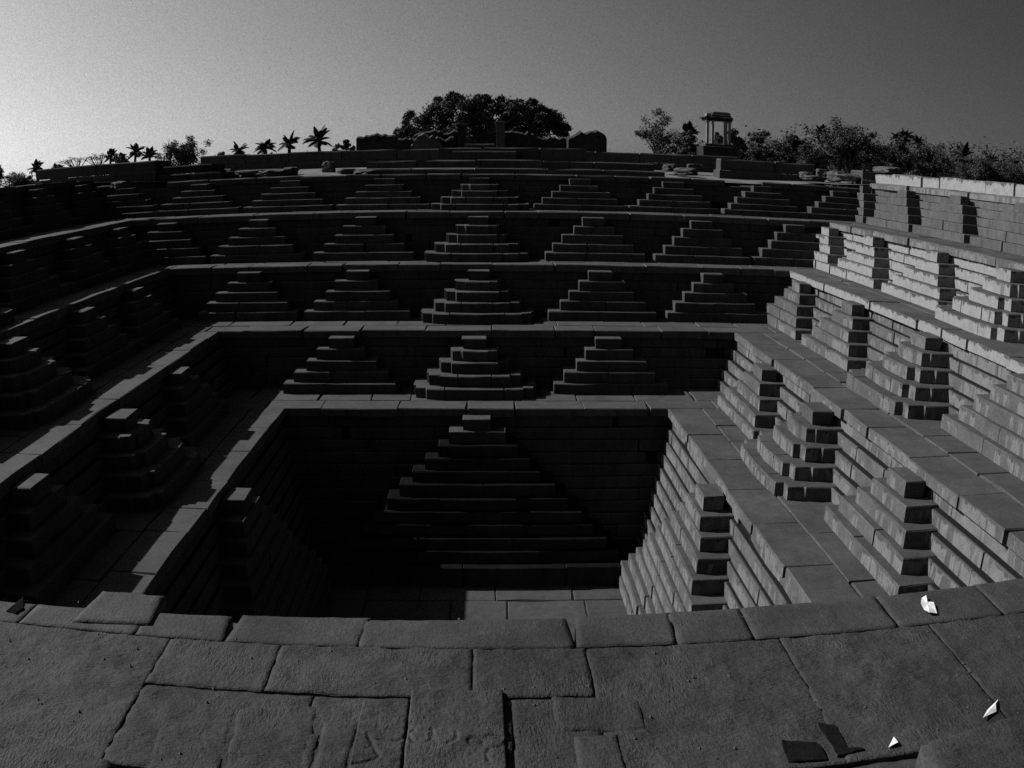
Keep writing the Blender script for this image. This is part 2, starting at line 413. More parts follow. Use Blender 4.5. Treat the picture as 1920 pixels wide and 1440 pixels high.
# ------------------------------------------------------------------ foreground ledge (near side of the third terrace)
ZN = Z[2]
fg = MB(); fg.box((-9.3, 1.0, ZN-.9), (9.3, YN[2]-.06, ZN-.34))
led = link('near_ledge', fg.mesh(), M_MORTAR); led['kind'] = 'structure'
def slab(pts, zt, mat, name='paving_stone', parent=None, rough=.006, deep=.36, res=.03, seed=0, bev=.012, holes=(), grooves=(), cap=80):
    H_ = [[tuple(on_z(x, y, zt)[:2]) for x, y in h] for h in holes]
    def inside(x, y, h):
        c = False
        for i in range(len(h)):
            (x1, y1), (x2, y2) = h[i-1], h[i]
            if (y1 > y) != (y2 > y) and x < (x2-x1)*(y-y1)/(y2-y1)+x1: c = not c
        return c
    """pts: four corners in order; gridded top with real pecked relief and worn edges"""
    P = [Vector((p[0], p[1])) for p in pts]
    n = max(4, int(max((P[1]-P[0]).length, (P[2]-P[3]).length)/res)); m = max(4, int(max((P[3]-P[0]).length, (P[2]-P[1]).length)/res))
    n, m = min(n, cap), min(m, cap)
    GR = [(Vector(p[:2]), Vector(q[:2])) for g_ in grooves for p, q in zip(g_, g_[1:])]
    gb = (min(min(p.x, q.x) for p, q in GR)-.02, max(max(p.x, q.x) for p, q in GR)+.02, min(min(p.y, q.y) for p, q in GR)-.02, max(max(p.y, q.y) for p, q in GR)+.02) if GR else None
    v = []; f = []
    for j in range(m+1):
        for i in range(n+1):
            a, b = i/n, j/m
            q = P[0]*(1-a)*(1-b)+P[1]*a*(1-b)+P[2]*a*b+P[3]*(1-a)*b
            e = min(i, n-i, j, m-j)
            z = zt+rough*(noise.fractal(Vector((q.x*9, q.y*9, seed)), 1, 2, 4)) + rough*.35*noise.noise(Vector((q.x*28, q.y*34, seed)))
            if e == 0:
                w = .0035*noise.noise(Vector((q.x*7, q.y*7, seed+5)))
                cx = (P[0]+P[1]+P[2]+P[3])/4; q = q+(q-cx).normalized()*w
                z -= bev*(1+.5*noise.noise(Vector((q.x*11, q.y*11, 3))))
            if gb and gb[0] < q.x < gb[1] and gb[2] < q.y < gb[3]:
                dm = 1
                for ga, gb_ in GR:
                    ab = gb_-ga; t_ = max(0, min(1, (q-ga).dot(ab)/max(1e-9, ab.length_squared))); dm = min(dm, (q-ga-ab*t_).length)
                z -= .009*max(0, 1-dm/.011)
            if any(inside(q.x, q.y, h) for h in H_): z -= .30
            v.append((q.x, q.y, z))
    I = lambda i, j: j*(n+1)+i
    for j in range(m):
        for i in range(n): f.append((I(i, j), I(i+1, j), I(i+1, j+1), I(i, j+1)))
    ring = [I(i, 0) for i in range(n)]+[I(n, j) for j in range(m)]+[I(i, m) for i in range(n, 0, -1)]+[I(0, j) for j in range(m, 0, -1)]
    b0 = len(v)
    for r in ring: v.append((v[r][0], v[r][1], zt-deep))
    k = len(ring)
    for t in range(k): f.append((ring[t], b0+t, b0+(t+1) % k, ring[(t+1) % k]))
    me = bpy.data.meshes.new(name); me.from_pydata(v, [], f); me.update()
    if area([tuple(p) for p in P]) < 0: me.flip_normals()
    me.polygons.foreach_set('use_smooth', [True]*(n*m)+[False]*k)
    return link(name, me, mat, parent)
g = .0007
SHADE_PATCHES = [[(1462, 1389), (1530, 1393), (1548, 1412), (1552, 1424), (1478, 1430)], [(1530, 1357), (1566, 1360), (1592, 1402), (1622, 1406), (1570, 1420)]]  # outlines of the painted shade shapes on the paving
fe = lambda x: 3.855+.028*x     # the ledge's outer line runs a little askew
jx = [-9.2, -7.6, -6.2, -4.9, -3.9, -3.15, -2.33, -1.66, -1.2, -.56, .43, .9, 1.28, 2.05, 2.7, 3.5, 4.6, 6.0, 7.5, 9.2]
for i, (a, b) in enumerate(zip(jx, jx[1:])):
    d = random.uniform(-.012, .012); sk = random.uniform(-.03, .03)
    slab([(a+g, 3.565), (b-g, 3.565), (b-g+sk, fe(b)+d), (a+g+sk, fe(a)+d)], ZN+random.uniform(-.002, .003), M_ROUGH2, parent=led, rough=.003, seed=i, bev=.004, holes=())
jb = [-9.2, -6.5, -4.6, -3.3, -2.62, -1.47, -.92, -.04, .47, 1.40, 2.22, 3.4, 4.8, 6.6, 9.2]
for i, (a, b) in enumerate(zip(jb, jb[1:])):
    rg = abs(a) < 4
    sa = .09 if a > 1 else -.02 if a > -1 else -.05; 
    top = ZN-.003+random.uniform(-.002, .002)
    if -1.5 < a < .4:      # the middle stones stop short: a second narrow row lies in front
        slab([(a+g, 3.16), (b-g, 3.16), (b-g, 3.572), (a+g, 3.572)], top, M_ROUGH, parent=led, rough=.007, seed=20+i, bev=.0035, res=.022)
    else:
        slab([(a+g+sa*-.2, 2.56), (b-g+sa*-.2, 2.56), (b-g, 3.572), (a+g, 3.572)], top, M_ROUGH, parent=led, rough=.007, seed=20+i, bev=.0035, res=.016, holes=())
for i, (a, b) in enumerate([(-1.47, -.70), (-.70, .12), (.12, .47)]):
    y1 = 3.15 if b < .5 else 3.49
    if a >= .4: y1 = 3.155
    slab([(a+g, 2.56), (b-g, 2.56), (b-g, y1), (a+g, y1)], ZN-.006, M_ROUGH, parent=led, rough=.008, seed=40+i, res=.022, bev=.003)
for i, (a, b) in enumerate(zip([-9.2, -5, -3.2, -1.9, -.8, .3, 1.3, 2.4, 4, 6.4, 9.2], [-5, -3.2, -1.9, -.8, .3, 1.3, 2.4, 4, 6.4, 9.2])):
    slab([(a+g, 1.0), (b-g, 1.0), (b-g, 2.55), (a+g, 2.55)], ZN-.014, M_ROUGH2, parent=led, rough=.009, seed=60+i, res=.04)
for hp in SHADE_PATCHES+[[(12, 1147), (44, 1119), (46, 1143), (30, 1152)]]:
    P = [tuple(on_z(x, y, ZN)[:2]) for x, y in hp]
    link('painted_shade_patch', prism(P, ZN-.05, ZN+.007, .003, .03, .0045).mesh(), M_SHADE, led)  # thin near-black pieces painting shade onto the ledge, no real inlay
# raised worn blocks of the old centre steps
def px4(pts, z): return [tuple(on_z(x, y, z)[:2]) for x, y in pts]
def arc(cx, cy, rx_, ry_, a0, a1, n=12): return [(cx+rx_*math.cos(math.radians(a0+(a1-a0)*i/n)), cy+ry_*math.sin(math.radians(a0+(a1-a0)*i/n))) for i in range(n+1)]
glyphs = [arc(690, 1390, 8, 9, -70, 110), [(688, 1370), (700, 1398), (712, 1416), (690, 1424), (662, 1430)], [(710, 1382)]+arc(736, 1374, 24, 11, 130, 20)+[(776, 1368)],
          arc(790, 1374, 23, 17, 190, -30)[::1], arc(833, 1376, 24, 17, 190, -20), arc(892, 1386, 14, 6, 180, -180), arc(925, 1388, 24, 11, 200, 520),
          [(905, 1384), (935, 1382), (952, 1384)], [(918, 1400), (912, 1412), (916, 1424)], arc(668, 1372, 10, 7, 100, 330)]
GRV = [[on_z(x, y, ZN+.018) for x, y in gp] for gp in glyphs]
RB = [([(772, 1292), (944, 1292), (952, 1470), (752, 1470)], .015), ([(680, 1311), (768, 1308), (748, 1470), (646, 1470)], .012),
      ([(606, 1352), (676, 1348), (642, 1470), (580, 1470)], .004), ([(574, 1374), (602, 1372), (576, 1470), (548, 1470)], .001),
      ([(1034, 1302), (1200, 1310), (1215, 1368), (1042, 1368)], .002), ([(1076, 1378), (1158, 1374), (1184, 1470), (1088, 1470)], .005),
      ([(446, 1326), (600, 1320), (568, 1470), (412, 1470)], .0), ([(300, 1352), (440, 1346), (406, 1470), (262, 1470)], -.003)]
for i, (pts, h) in enumerate(RB):
    z = ZN+h
    slab(px4(pts, z), z, M_ROUGH, name='worn_block', parent=led, rough=.006, deep=.08, res=.0055 if i < 2 else .015, seed=80+i, bev=.010, grooves=GRV if i < 2 else (), cap=150 if i < 2 else 80)
grit = MB(); rg_ = random.Random(11)
for _ in range(420):
    x, y = rg_.uniform(-3.4, 3.6), rg_.uniform(2.6, 3.85); r = rg_.choice((.002, .003, .003, .005, .008)); n_ = len(grit.v); z = ZN-.002
    grit.v += [(x+r, y, z), (x, y+r, z), (x-r*1.3, y, z), (x, y-r, z), (x, y, z+r*1.2)]
    grit.f += [(n_, n_+1, n_+4), (n_+1, n_+2, n_+4), (n_+2, n_+3, n_+4), (n_+3, n_, n_+4)]
gt = link('grit', grit.mesh(), plain_mat('grit', .06)); gt['kind'] = 'stuff'; gt['label'] = 'tiny loose grit scattered over the ledge paving'
# loose pieces and broken stones on the ledge
def rock(name, loc, size, mat, label, cat, group=None, seed=1, flat=.55, parent=None, rot=0):
    import bmesh
    bm = bmesh.new(); bmesh.ops.create_icosphere(bm, subdivisions=3, radius=1)
    R_ = Matrix.Rotation(rot, 4, 'Z')
    for v in bm.verts:
        p = v.co.copy(); mx_ = max(abs(p.x), abs(p.y), abs(p.z)); p = p.lerp(p/mx_*.8, .75)
        p *= 1+.22*noise.fractal(p*1.6+Vector((seed*3.1, seed, 0)), 1, 2, 3)
        q = R_ @ Vector((p.x*size[0], p.y*size[1], p.z*size[2])); v.co = q
    me = bpy.data.meshes.new(name); bm.to_mesh(me); bm.free()
    o = link(name, me, mat, parent); o.location = loc
    if label: tag(o, label, cat, group)
    return o
pslab = slab([(-2.03, 3.62), (-1.60, 3.66), (-1.63, 3.97), (-2.0, 3.98)], ZN+.018, M_ROUGH2, 'loose_slab', rough=.004, deep=.06, seed=5, bev=.012)
tag(pslab, 'loose flat stone slab jutting out over the ledge edge at left', 'stone slab')
slab_r = slab([(1.52, 2.0), (4.6, 2.2), (4.6, 2.95), (1.66, 2.50)], ZN+.10, M_ROUGH, 'raised_slab', rough=.012, deep=.13, seed=9, bev=.03)
tag(slab_r, 'large rough raised stone slab at the lower right of the ledge', 'stone slab')
slab_l = slab([(-2.6, 1.8), (-1.2, 1.8), (-1.36, 2.50), (-2.7, 2.78)], ZN+.07, M_ROUGH, 'raised_slab', rough=.014, deep=.1, seed=12, bev=.035)
tag(slab_l, 'large worn raised stone slab at the lower left of the ledge', 'stone slab')
def wedge(pts, h, label):
    z = ZN-.005; P = px4(pts, z); mb = prism(P, z-.02, z+h, .008, .5, .003)
    o = link('broken_stone', mb.mesh(), M_ROUGH2); tag(o, label, 'stone', 'small broken stones on the ledge'); return o
def paper(pts, label, lift=.012):
    z = ZN+lift; P = [on_z(x, y, z) for x, y in pts]; mb = MB()
    c = sum(P, Vector())/len(P)+Vector((0, 0, .007)); n = len(P)
    for t in (0, -.002):
        b0 = len(mb.v)
        mb.v += [tuple(p+Vector((0, 0, t+.01*(i % 2)))) for i, p in enumerate(P)]+[tuple(c+Vector((0, 0, t)))]
        for i in range(n): mb.f.append((b0+i, b0+(i+1) % n, b0+n) if t else (b0+(i+1) % n, b0+i, b0+n))
    o = link('paper_scrap', mb.mesh(), M_PAPER); tag(o, label, 'paper', 'white paper scraps on the ledge')
paper([(1728, 1121), (1736, 1119), (1741, 1128), (1750, 1132), (1757, 1150), (1742, 1151), (1733, 1143), (1726, 1134)], 'crumpled white paper scrap lying on the coping at the right')
paper([(1872, 1311), (1866, 1322), (1868, 1334), (1842, 1349), (1852, 1330)], 'torn triangular white scrap beside the raised slab, lower right corner', .006)
paper([(1676, 1381), (1683, 1395), (1666, 1401)], 'smallest white paper scrap at the edge of the raised slab', .006)

# ------------------------------------------------------------------ ground beyond the rim, gently rising
def ground():
    mb = MB()
    xs = [-3000, -900, -300, -120, -60, -35, -24, -18, -14, XL[4]-.45, XL[4]-.1, -7, -3, 0, 3, 7, XR[4]+.1, XR[4]+.45, 14, 18, 24, 35, 60, 120, 300, 900, 3000]
    ys = [-1500, -300, -60, -20, -6, YN[4]-.2, 4, 8, 12, 16, 20, YB[4]+.1, YB[4]+.5, 24, 25.5, 27, 30, 36, 50, 90, 160, 400, 1200, 4000]
    def h(x, y):
        dx = max(XL[4]-x, x-XR[4], 0); dy = max(y-YB[4], YN[4]-y, 0); d = math.hypot(dx, dy)
        base = -.22+.24*min(1, max(0, (d-.3)/4)) - .9*min(1, max(0, (d-25)/120))
        if x > XR[4] or x < XL[4]: base = max(base, -.03-.9*min(1, max(0, (d-25)/120)))
        return base+.04*noise.noise(Vector((x*.7, y*.7, 0)))*(d < 60)
    idx = {}
    for i, x in enumerate(xs):
        for j, y in enumerate(ys):
            idx[i, j] = len(mb.v); mb.v.append((x, y, h(x, y)))
    for i in range(len(xs)-1):
        for j in range(len(ys)-1):
            if xs[i] >= XL[4]-.2 and xs[i+1] <= XR[4]+.2 and ys[j] >= YN[4]-.3 and ys[j+1] <= YB[4]+.2: continue
            mb.f.append((idx[i, j], idx[i+1, j], idx[i+1, j+1], idx[i, j+1]))
    o = link('ground', mb.mesh(), M_GROUND); o['kind'] = 'structure'
ground()
# photographer's side: the ledge ends against a plain wall
nw = MB(); nw.box((-10.3, -.6, Z[2]-.5), (10.2, .95, Z[3]-.05))
o = link('near_wall', nw.mesh(), M_STONE); tag(o, 'plain stone wall behind the near ledge', 'wall')

# rim coping and parapet stones
def rim(s, u0, u1, skip=(), parapet=None, lab=''):
    z = RIM[s]; sd = Side(s, edge(4, s)); root = empty('rim_coping', (*sd((u0+u1)/2, 0), z)); off = root.location
    tag(root, lab, 'coping', 'coping stones along the rim')
    u = u0
    def put(poly, a, b, mat, name):
        mb = prism(poly, a, b, .025, .4, .018); mb.v = [(p-off.x, q-off.y, r-off.z) for p, q, r in mb.v]; link(name, mb.mesh(), mat, root)
    while u < u1-.1:
        w = random.uniform(.8, 1.6)
        if u1-(u+w) < .5: w = u1-u
        if not any(a < u+w/2 < b for a, b in skip):
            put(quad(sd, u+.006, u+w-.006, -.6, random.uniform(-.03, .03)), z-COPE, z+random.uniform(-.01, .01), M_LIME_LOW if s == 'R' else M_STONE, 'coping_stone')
        u += w
    if parapet:
        u = parapet[0]
        while u < parapet[1]:
            w = random.uniform(.9, 1.9); hh = parapet[2]+random.uniform(-.02, .02)
            put(quad(sd, u+.01, u+w-.01, -.95, -.34+random.uniform(-.03, .03)), z, z+hh, M_LIME, 'parapet_stone'); u += w
    return root
rim('B', XL[4]-.5, XR[4]+.5, skip=[(-9.6, -7.7), (6.2, 7.2)], lab='broken line of stone coping along the back rim')
rim('R', -1, YB[4], parapet=(1, 22.3, .27), lab='pale stone coping and parapet blocks along the right rim')
rim('L', -1, YB[4], skip=[(14, 15)], lab='dark stone coping along the left rim')

# blocks, platforms and ruins beyond the rim
def blocks(name, label, cat, rects, mat=M_STONE, piece='block', group=None):
    x0, x1, y0, y1, z0, z1 = rects[0]
    root = empty(name, ((x0+x1)/2, (y0+y1)/2, z0)); off = root.location; tag(root, label, cat, group)
    for (x0, x1, y0, y1, z0, z1) in rects:
        L_ = x1-x0; D_ = y1-y0
        alongx = L_ >= D_; n = max(1, round(max(L_, D_)/1.5))
        cuts = [i/n+(random.uniform(-.15, .15)/n if 0 < i < n else 0) for i in range(n+1)]
        for a, b in zip(cuts, cuts[1:]):
            p = [(x0+L_*a+.008, y0), (x0+L_*b-.008, y0), (x0+L_*b-.008, y1), (x0+L_*a+.008, y1)] if alongx else \
                [(x0, y0+D_*a+.008), (x1, y0+D_*a+.008), (x1, y0+D_*b-.008), (x0, y0+D_*b-.008)]
            mb = prism(p, z0-.0, z1+random.uniform(-.02, .012), .03, .5, .02)
            mb.v = [(q-off.x, r-off.y, t-off.z) for q, r, t in mb.v]; link(piece, mb.mesh(), mat, root)
    return root
blocks('stone_platform', 'stacked stone platform at the middle of the back rim', 'platform',
       [(-3.25, 4.7, 23.1, 24.6, -.3, -.02), (-3.0, 4.5, 23.5, 24.7, -.02, .20), (-1.15, 2.75, 23.9, 25.0, .20, .54), (-.8, .9, 23.7, 24.5, .20, .42), (-.48, .35, 24.0, 24.7, .54, .64)])
blocks('aqueduct_wall', 'long low grey stone wall running across the ground behind the tank', 'wall',
       [(-9.2, 8.2, 28.0, 28.9, -.1, .26), (-9.0, 8.1, 28.05, 28.85, .26, .56)])
blocks('stone_platform', 'dark flat topped stone platform near the back right corner of the rim', 'platform',
       [(6.45, 9.6, 24.2, 24.9, -.3, .10), (6.5, 9.3, 24.3, 24.85, .10, .42)])
blocks('rim_wall', 'dark stone wall block standing at the back left corner of the rim', 'wall',
       [(-12.45, -8.6, 22.85, 24.3, -.4, .15), (-12.35, -8.62, 22.9, 24.2, .15, .44)])
blocks('rim_block', 'dark upright stone block at the far end of the right parapet', 'stone block',
       [(10.2, 11.1, 22.9, 24.0, -.3, .10), (10.25, 11.0, 23.0, 23.9, .10, .36)])
def ruin(name, label, prof, y, depth, mat, cat='ruin'):
    """prof: list of (px, py) skyline points; a thick rubble wall with an uneven top"""
    P = [on_y(a, b, y) for a, b in prof]; mb = MB(); n = 5
    Q = []
    for a, b in zip(P, P[1:]):
        m = max(1, int((b-a).length/.10))
        for t in range(m): Q.append(a.lerp(b, t/m))
    Q.append(P[-1]); zb = -.3
    for i, q in enumerate(Q):
        j = .12*noise.noise(Vector((q.x*2.3, y, 1)))+.14*noise.noise(Vector((q.x*6, y, 4)))+.09*noise.noise(Vector((q.x*17, y, 9)))
        for dz, dy in ((zb, 0), (None, .0), (None, depth*.3), (None, depth*.7), (None, depth), (zb, depth)):
            z = dz if dz is not None else q.z+j-(.08 if dy in (0, depth) else 0)
            mb.v.append((q.x, y+dy+.05*noise.noise(Vector((q.x*3, z*3, 7))), z))
    for i in range(len(Q)-1):
        for a in range(5): mb.f.append((i*6+a, (i+1)*6+a, (i+1)*6+a+1, i*6+a+1))
    mb.f.append(tuple(range(6))); mb.f.append(tuple(len(Q)*6-1-a for a in range(6)))
    o = link(name, mb.mesh(), mat); me = o.data; 
    tag(o, label, cat); return o
ruin('ruined_wall', 'low dark ruined wall behind the platform, left part', [(668, 256), (690, 252), (730, 252), (745, 258), (790, 258), (850, 256)], 36, 1.2, M_BRICK)
ruin('earth_mound', 'low pale earth mound heaped against the ruined wall', [(770, 272), (778, 258), (788, 252), (805, 250), (820, 257), (828, 272)], 35, 1.6, M_STONE, 'mound')
ruin('ruined_wall', 'dark ruined wall just left of the middle gap under the big tree', [(776, 250), (790, 246), (835, 245), (858, 246), (860, 246)], 37, 1.2, M_BRICK)
ruin('ruined_wall', 'ruined wall right of the middle gap, sloping down to the right', [(946, 246), (960, 244), (980, 244), (1000, 252), (1012, 257), (1070, 256)], 37, 1.2, M_BRICK)
ruin('ruined_wall', 'thick dark ruined wall end with a squared right side', [(1066, 258), (1080, 250), (1096, 245), (1125, 245), (1134, 247), (1138, 256)], 36, 1.6, M_BRICK)
def pillar(pxl, pxr, py, y, label, mat):
    a, b = on_y(pxl, py, y), on_y(pxr, py, y); mb = MB()
    root = empty('stone_pillar', ((a.x+b.x)/2, y, -.1)); off = root.location; tag(root, label, 'pillar')
    for nm, e, z0, z1 in (('pillar_base', .06, -.1, .25), ('shaft', 0, .25, a.z-.12), ('capital', .05, a.z-.12, a.z)):
        m = prism([(a.x-e, y-e), (b.x+e, y-e), (b.x+e, y+(b.x-a.x)+e), (a.x-e, y+(b.x-a.x)+e)], z0, z1, .02, .4, .01)
        m.v = [(q-off.x, r-off.y, t-off.z) for q, r, t in m.v]; link(nm, m.mesh(), mat, root)
pillar(858, 874, 232, 36, 'dark stone pillar standing left of the gap under the big tree', M_BRICK)
pillar(931, 947, 227, 36, 'stone pillar with a sunlit edge right of the gap under the big tree', M_STONE)

rocks = [(415, 322, 24.5, .5, .2), (470, 322, 24.2, .7, .16), (520, 320, 24.0, .9, .14), (545, 318, 24.4, .4, .2), (616, 316, 25, .28, .3), (650, 322, 24, .35, .14),
         (690, 322, 23.1, .6, .13), (1255, 312, 25, .35, .16), (1285, 318, 24.2, .5, .16), (1300, 310, 25.5, .3, .14), (1512, 326, 23.6, .35, .14), (1540, 322, 24.2, .4, .22), (1566, 326, 23.8, .35, .24),
         (1590, 330, 23.3, .5, .16), (1528, 332, 23.0, .5, .10), (228, 345, 21.6, .4, .14), (1665, 316, 23.6, .7, .16)]
wh = ['beside the left end of the low wall', 'on the pale strip of ground, far left of it', 'long and flat in the middle of the pale strip', 'against the long flat one', 'upright and dark beside the platform', 'small, at the platform foot',
      'under the platform front edge', 'small, right of the platform', 'in front of the right end of the low wall', 'tiny and pale by the right platform', 'left of the bright rubble at the right corner', 'largest of the bright rubble, right corner',
      'round and dark in the rubble, right corner', 'near the right corner beside the upright block', 'flat and low at the rim, right corner', 'pale, on the left rim edge', 'squared and pale behind the right parapet']
for i, (px_, py_, y, w, hh) in enumerate(rocks):
    p = on_y(px_, py_, y)
    gz = -.2+.24*min(1, max(0, (y-22.9)/4))
    rock('rubble_stone', (p.x, y, max(gz+hh*.3, p.z-hh*.3)), (w*.75, w*.5, hh*.75), M_GREYWALL if px_ > 1500 else M_STONE, 'loose rubble stone '+wh[i], 'stone', 'loose rubble stones along the rim', seed=i+1, rot=i*.7)

blocks('fallen_blocks', 'dark low row of fallen blocks at the left end of the low wall', 'stone blocks', [(-8.55, -6.7, 22.8, 24.2, -.4, .04), (-8.5, -7.0, 22.95, 24.1, .04, .27)], M_BRICK)
# pavilion: small open stone mandapa on a plinth
pc = on_y(1345, 270, 62)
pv = empty('stone_pavilion', (pc.x, 62, 0)); tag(pv, 'small ruined open stone pavilion on slender pillars between the trees', 'pavilion')
def pv_part(name, poly, z0, z1, mat=M_LIME, c=.03):
    m = prism(poly, z0, z1, c, .5, .02); link(name, m.mesh(), mat, pv)
zt = on_y(1340, 229, 62).z; zb = on_y(1340, 270, 62).z
sq = lambda cx, cy, a, b: [(cx-a, cy-b), (cx+a, cy-b), (cx+a, cy+b), (cx-a, cy+b)]
pv_part('plinth', sq(0, 0, 1.3, 1.2), -1, zb-.2, M_BRICK); pv_part('plinth_step', sq(0, 0, 1.1, 1.0), zb-.2, zb, M_STONE)
M_PALE = stone_mat('pale_pillar_stone', .1, .12)
for (x, y) in ((-.80, -.3), (-.50, -.6), (.38, -.6), (.72, -.6), (-.6, .6), (.80, .6)):
    pv_part('pillar', sq(x, y, .085, .085), zb, zt, M_PALE, .02); pv_part('pillar_capital', sq(x, y, .14, .14), zt, zt+.10, M_PALE)
pv_part('beam', sq(-.03, 0, .96, .8), zt+.10, zt+.26, M_BRICK); pv_part('eave', sq(-.12, 0, 1.02, .95), zt+.26, zt+.36, M_BRICK, .08)
pv_part('roof_slab', sq(.1, 0, .68, .7), zt+.36, zt+.56, M_BRICK, .1); pv_part('roof_block', sq(.15, 0, .6, .5), zt+.56, zt+.72, M_BRICK, .1); pv_part('roof_block', sq(-.75, 0, .16, .4), zt+.36, zt+.6, M_PALE, .08); pv_part('roof_block', sq(.7, .1, .2, .3), zt+.5, zt+.66, M_BRICK, .08)

# ------------------------------------------------------------------ trees
def limb(mb, a, b, r0, r1, k=6):
    a, b = Vector(a), Vector(b); d = (b-a).normalized(); s = d.orthogonal().normalized(); t = d.cross(s)
    n = len(mb.v)
    for p, r in ((a, r0), (b, r1)):
        for i in range(k):
            q = 2*math.pi*i/k; mb.v.append(tuple(p+(s*math.cos(q)+t*math.sin(q))*r))
    for i in range(k): mb.f.append((n+i, n+(i+1) % k, n+k+(i+1) % k, n+k+i))
def leaves(mb, c, r, n, ls, rng, squash=.75):
    for _ in range(n):
        d = Vector((rng.gauss(0, 1), rng.gauss(0, 1), rng.gauss(0, 1))).normalized()
        p = c+Vector((d.x, d.y, d.z*squash))*r*min(1.45, abs(rng.gauss(.72, .27)))
        a = Vector((rng.uniform(-1, 1), rng.uniform(-1, 1), rng.uniform(-.7, .7))).normalized()*ls*rng.uniform(.6, 1.3)
        b = a.cross(Vector((rng.uniform(-1, 1), rng.uniform(-1, 1), rng.uniform(-1, 1)))).normalized()*ls*rng.uniform(.3, .6)
        k = len(mb.v); mb.v += [tuple(p-a), tuple(p+b), tuple(p+a), tuple(p-b)]; mb.f.append((k, k+1, k+2, k+3))
def tree(name, label, x, y, zb, ztop, wid, seed, mat=None, dens=1.0, lobes=None, group='trees beyond the tank', bare=.0, low=.25, sq=.8):
    rng = random.Random(seed); H = ztop-zb
    root = empty(name, (x, y, zb)); tag(root, label, 'tree', group)
    tr = MB(); cr = MB(); th = H*low
    limb(tr, (0, 0, -.1), (0, 0, th), wid*.035+.05, wid*.026+.04, 8)
    if lobes is None:
        lobes = []
        nl = 15
        for i in range(nl):
            a = rng.uniform(0, 2*math.pi); q = math.sqrt(rng.random())
            cx = math.cos(a)*q*wid*.36; cy = math.sin(a)*q*wid*.36
            lobes.append((cx, cy, th+(H-th)*(rng.uniform(.12, .8)*(1-.35*q*q)+.05), wid*rng.uniform(.13, .21)))
    for (cx, cy, cz, r) in lobes:
        c = Vector((cx, cy, cz)); mid = Vector((cx*.4, cy*.4, th+(cz-th)*.5))
        limb(tr, (0, 0, th*.9), mid, wid*.018+.02, wid*.01+.015); limb(tr, mid, c, wid*.01+.015, .015)
        for _ in range(5):
            e = c+Vector((rng.gauss(0, 1), rng.gauss(0, 1), rng.gauss(.3, .7)))*r*.55
            limb(tr, c.lerp(mid, .2), e, .012+wid*.003, .006, 4)
            sub = r*rng.uniform(.38, .6)
            if rng.random() > bare: leaves(cr, e, sub, int(130*dens), H*.013+.03, rng, sq)
        if rng.random() > bare: leaves(cr, c, r, int(260*dens), H*.013+.03, rng, sq)
    link('trunk', tr.mesh(), M_BARK, root)
    link('crown', cr.mesh(), mat or M_LEAF, root)
    return root
def tree_px(name, label, pxl, pxr, pyt, dist, seed, **kw):
    a, b = on_y(pxl, 280, dist), on_y(pxr, 280, dist); t = on_y((pxl+pxr)/2, pyt, dist)
    kw.setdefault('zb', -.7)
    return tree(name, label, (a.x+b.x)/2, dist, kw.pop('zb'), t.z, (b.x-a.x), seed, **kw)
# the broad tree behind the ruins, crown traced lobe by lobe
D = 66
def P_(px, py): return on_y(px, py, D)
c0 = P_(895, 262); lob = []
for (px_, py_, r_) in [(765, 248, 24), (790, 228, 26), (815, 205, 27), (845, 196, 26), (875, 198, 28), (905, 196, 24), (835, 225, 30), (870, 228, 30), (905, 222, 28), (935, 200, 22), (960, 202, 24), (985, 206, 24),
                      (1008, 214, 24), (1030, 226, 24), (1046, 240, 20), (955, 228, 26), (985, 234, 26), (1015, 246, 24), (805, 250, 22), (840, 252, 24), (1050, 250, 14), (895, 250, 24), (920, 240, 28), (880, 262, 26), (935, 262, 24), (1000, 262, 22), (820, 262, 22), (900, 214, 26), (752, 252, 14), (968, 252, 22)]:
    q = P_(px_, py_); lob.append((q.x-c0.x, random.uniform(-1.4, 1.4), q.z+.7, r_/1700*D*.82))
tree('broad_tree', 'broad spreading tree with a domed crown behind the ruined walls', c0.x, D, -.7, P_(890, 172).z, 13, 3, lobes=lob, dens=2.3, low=.3)
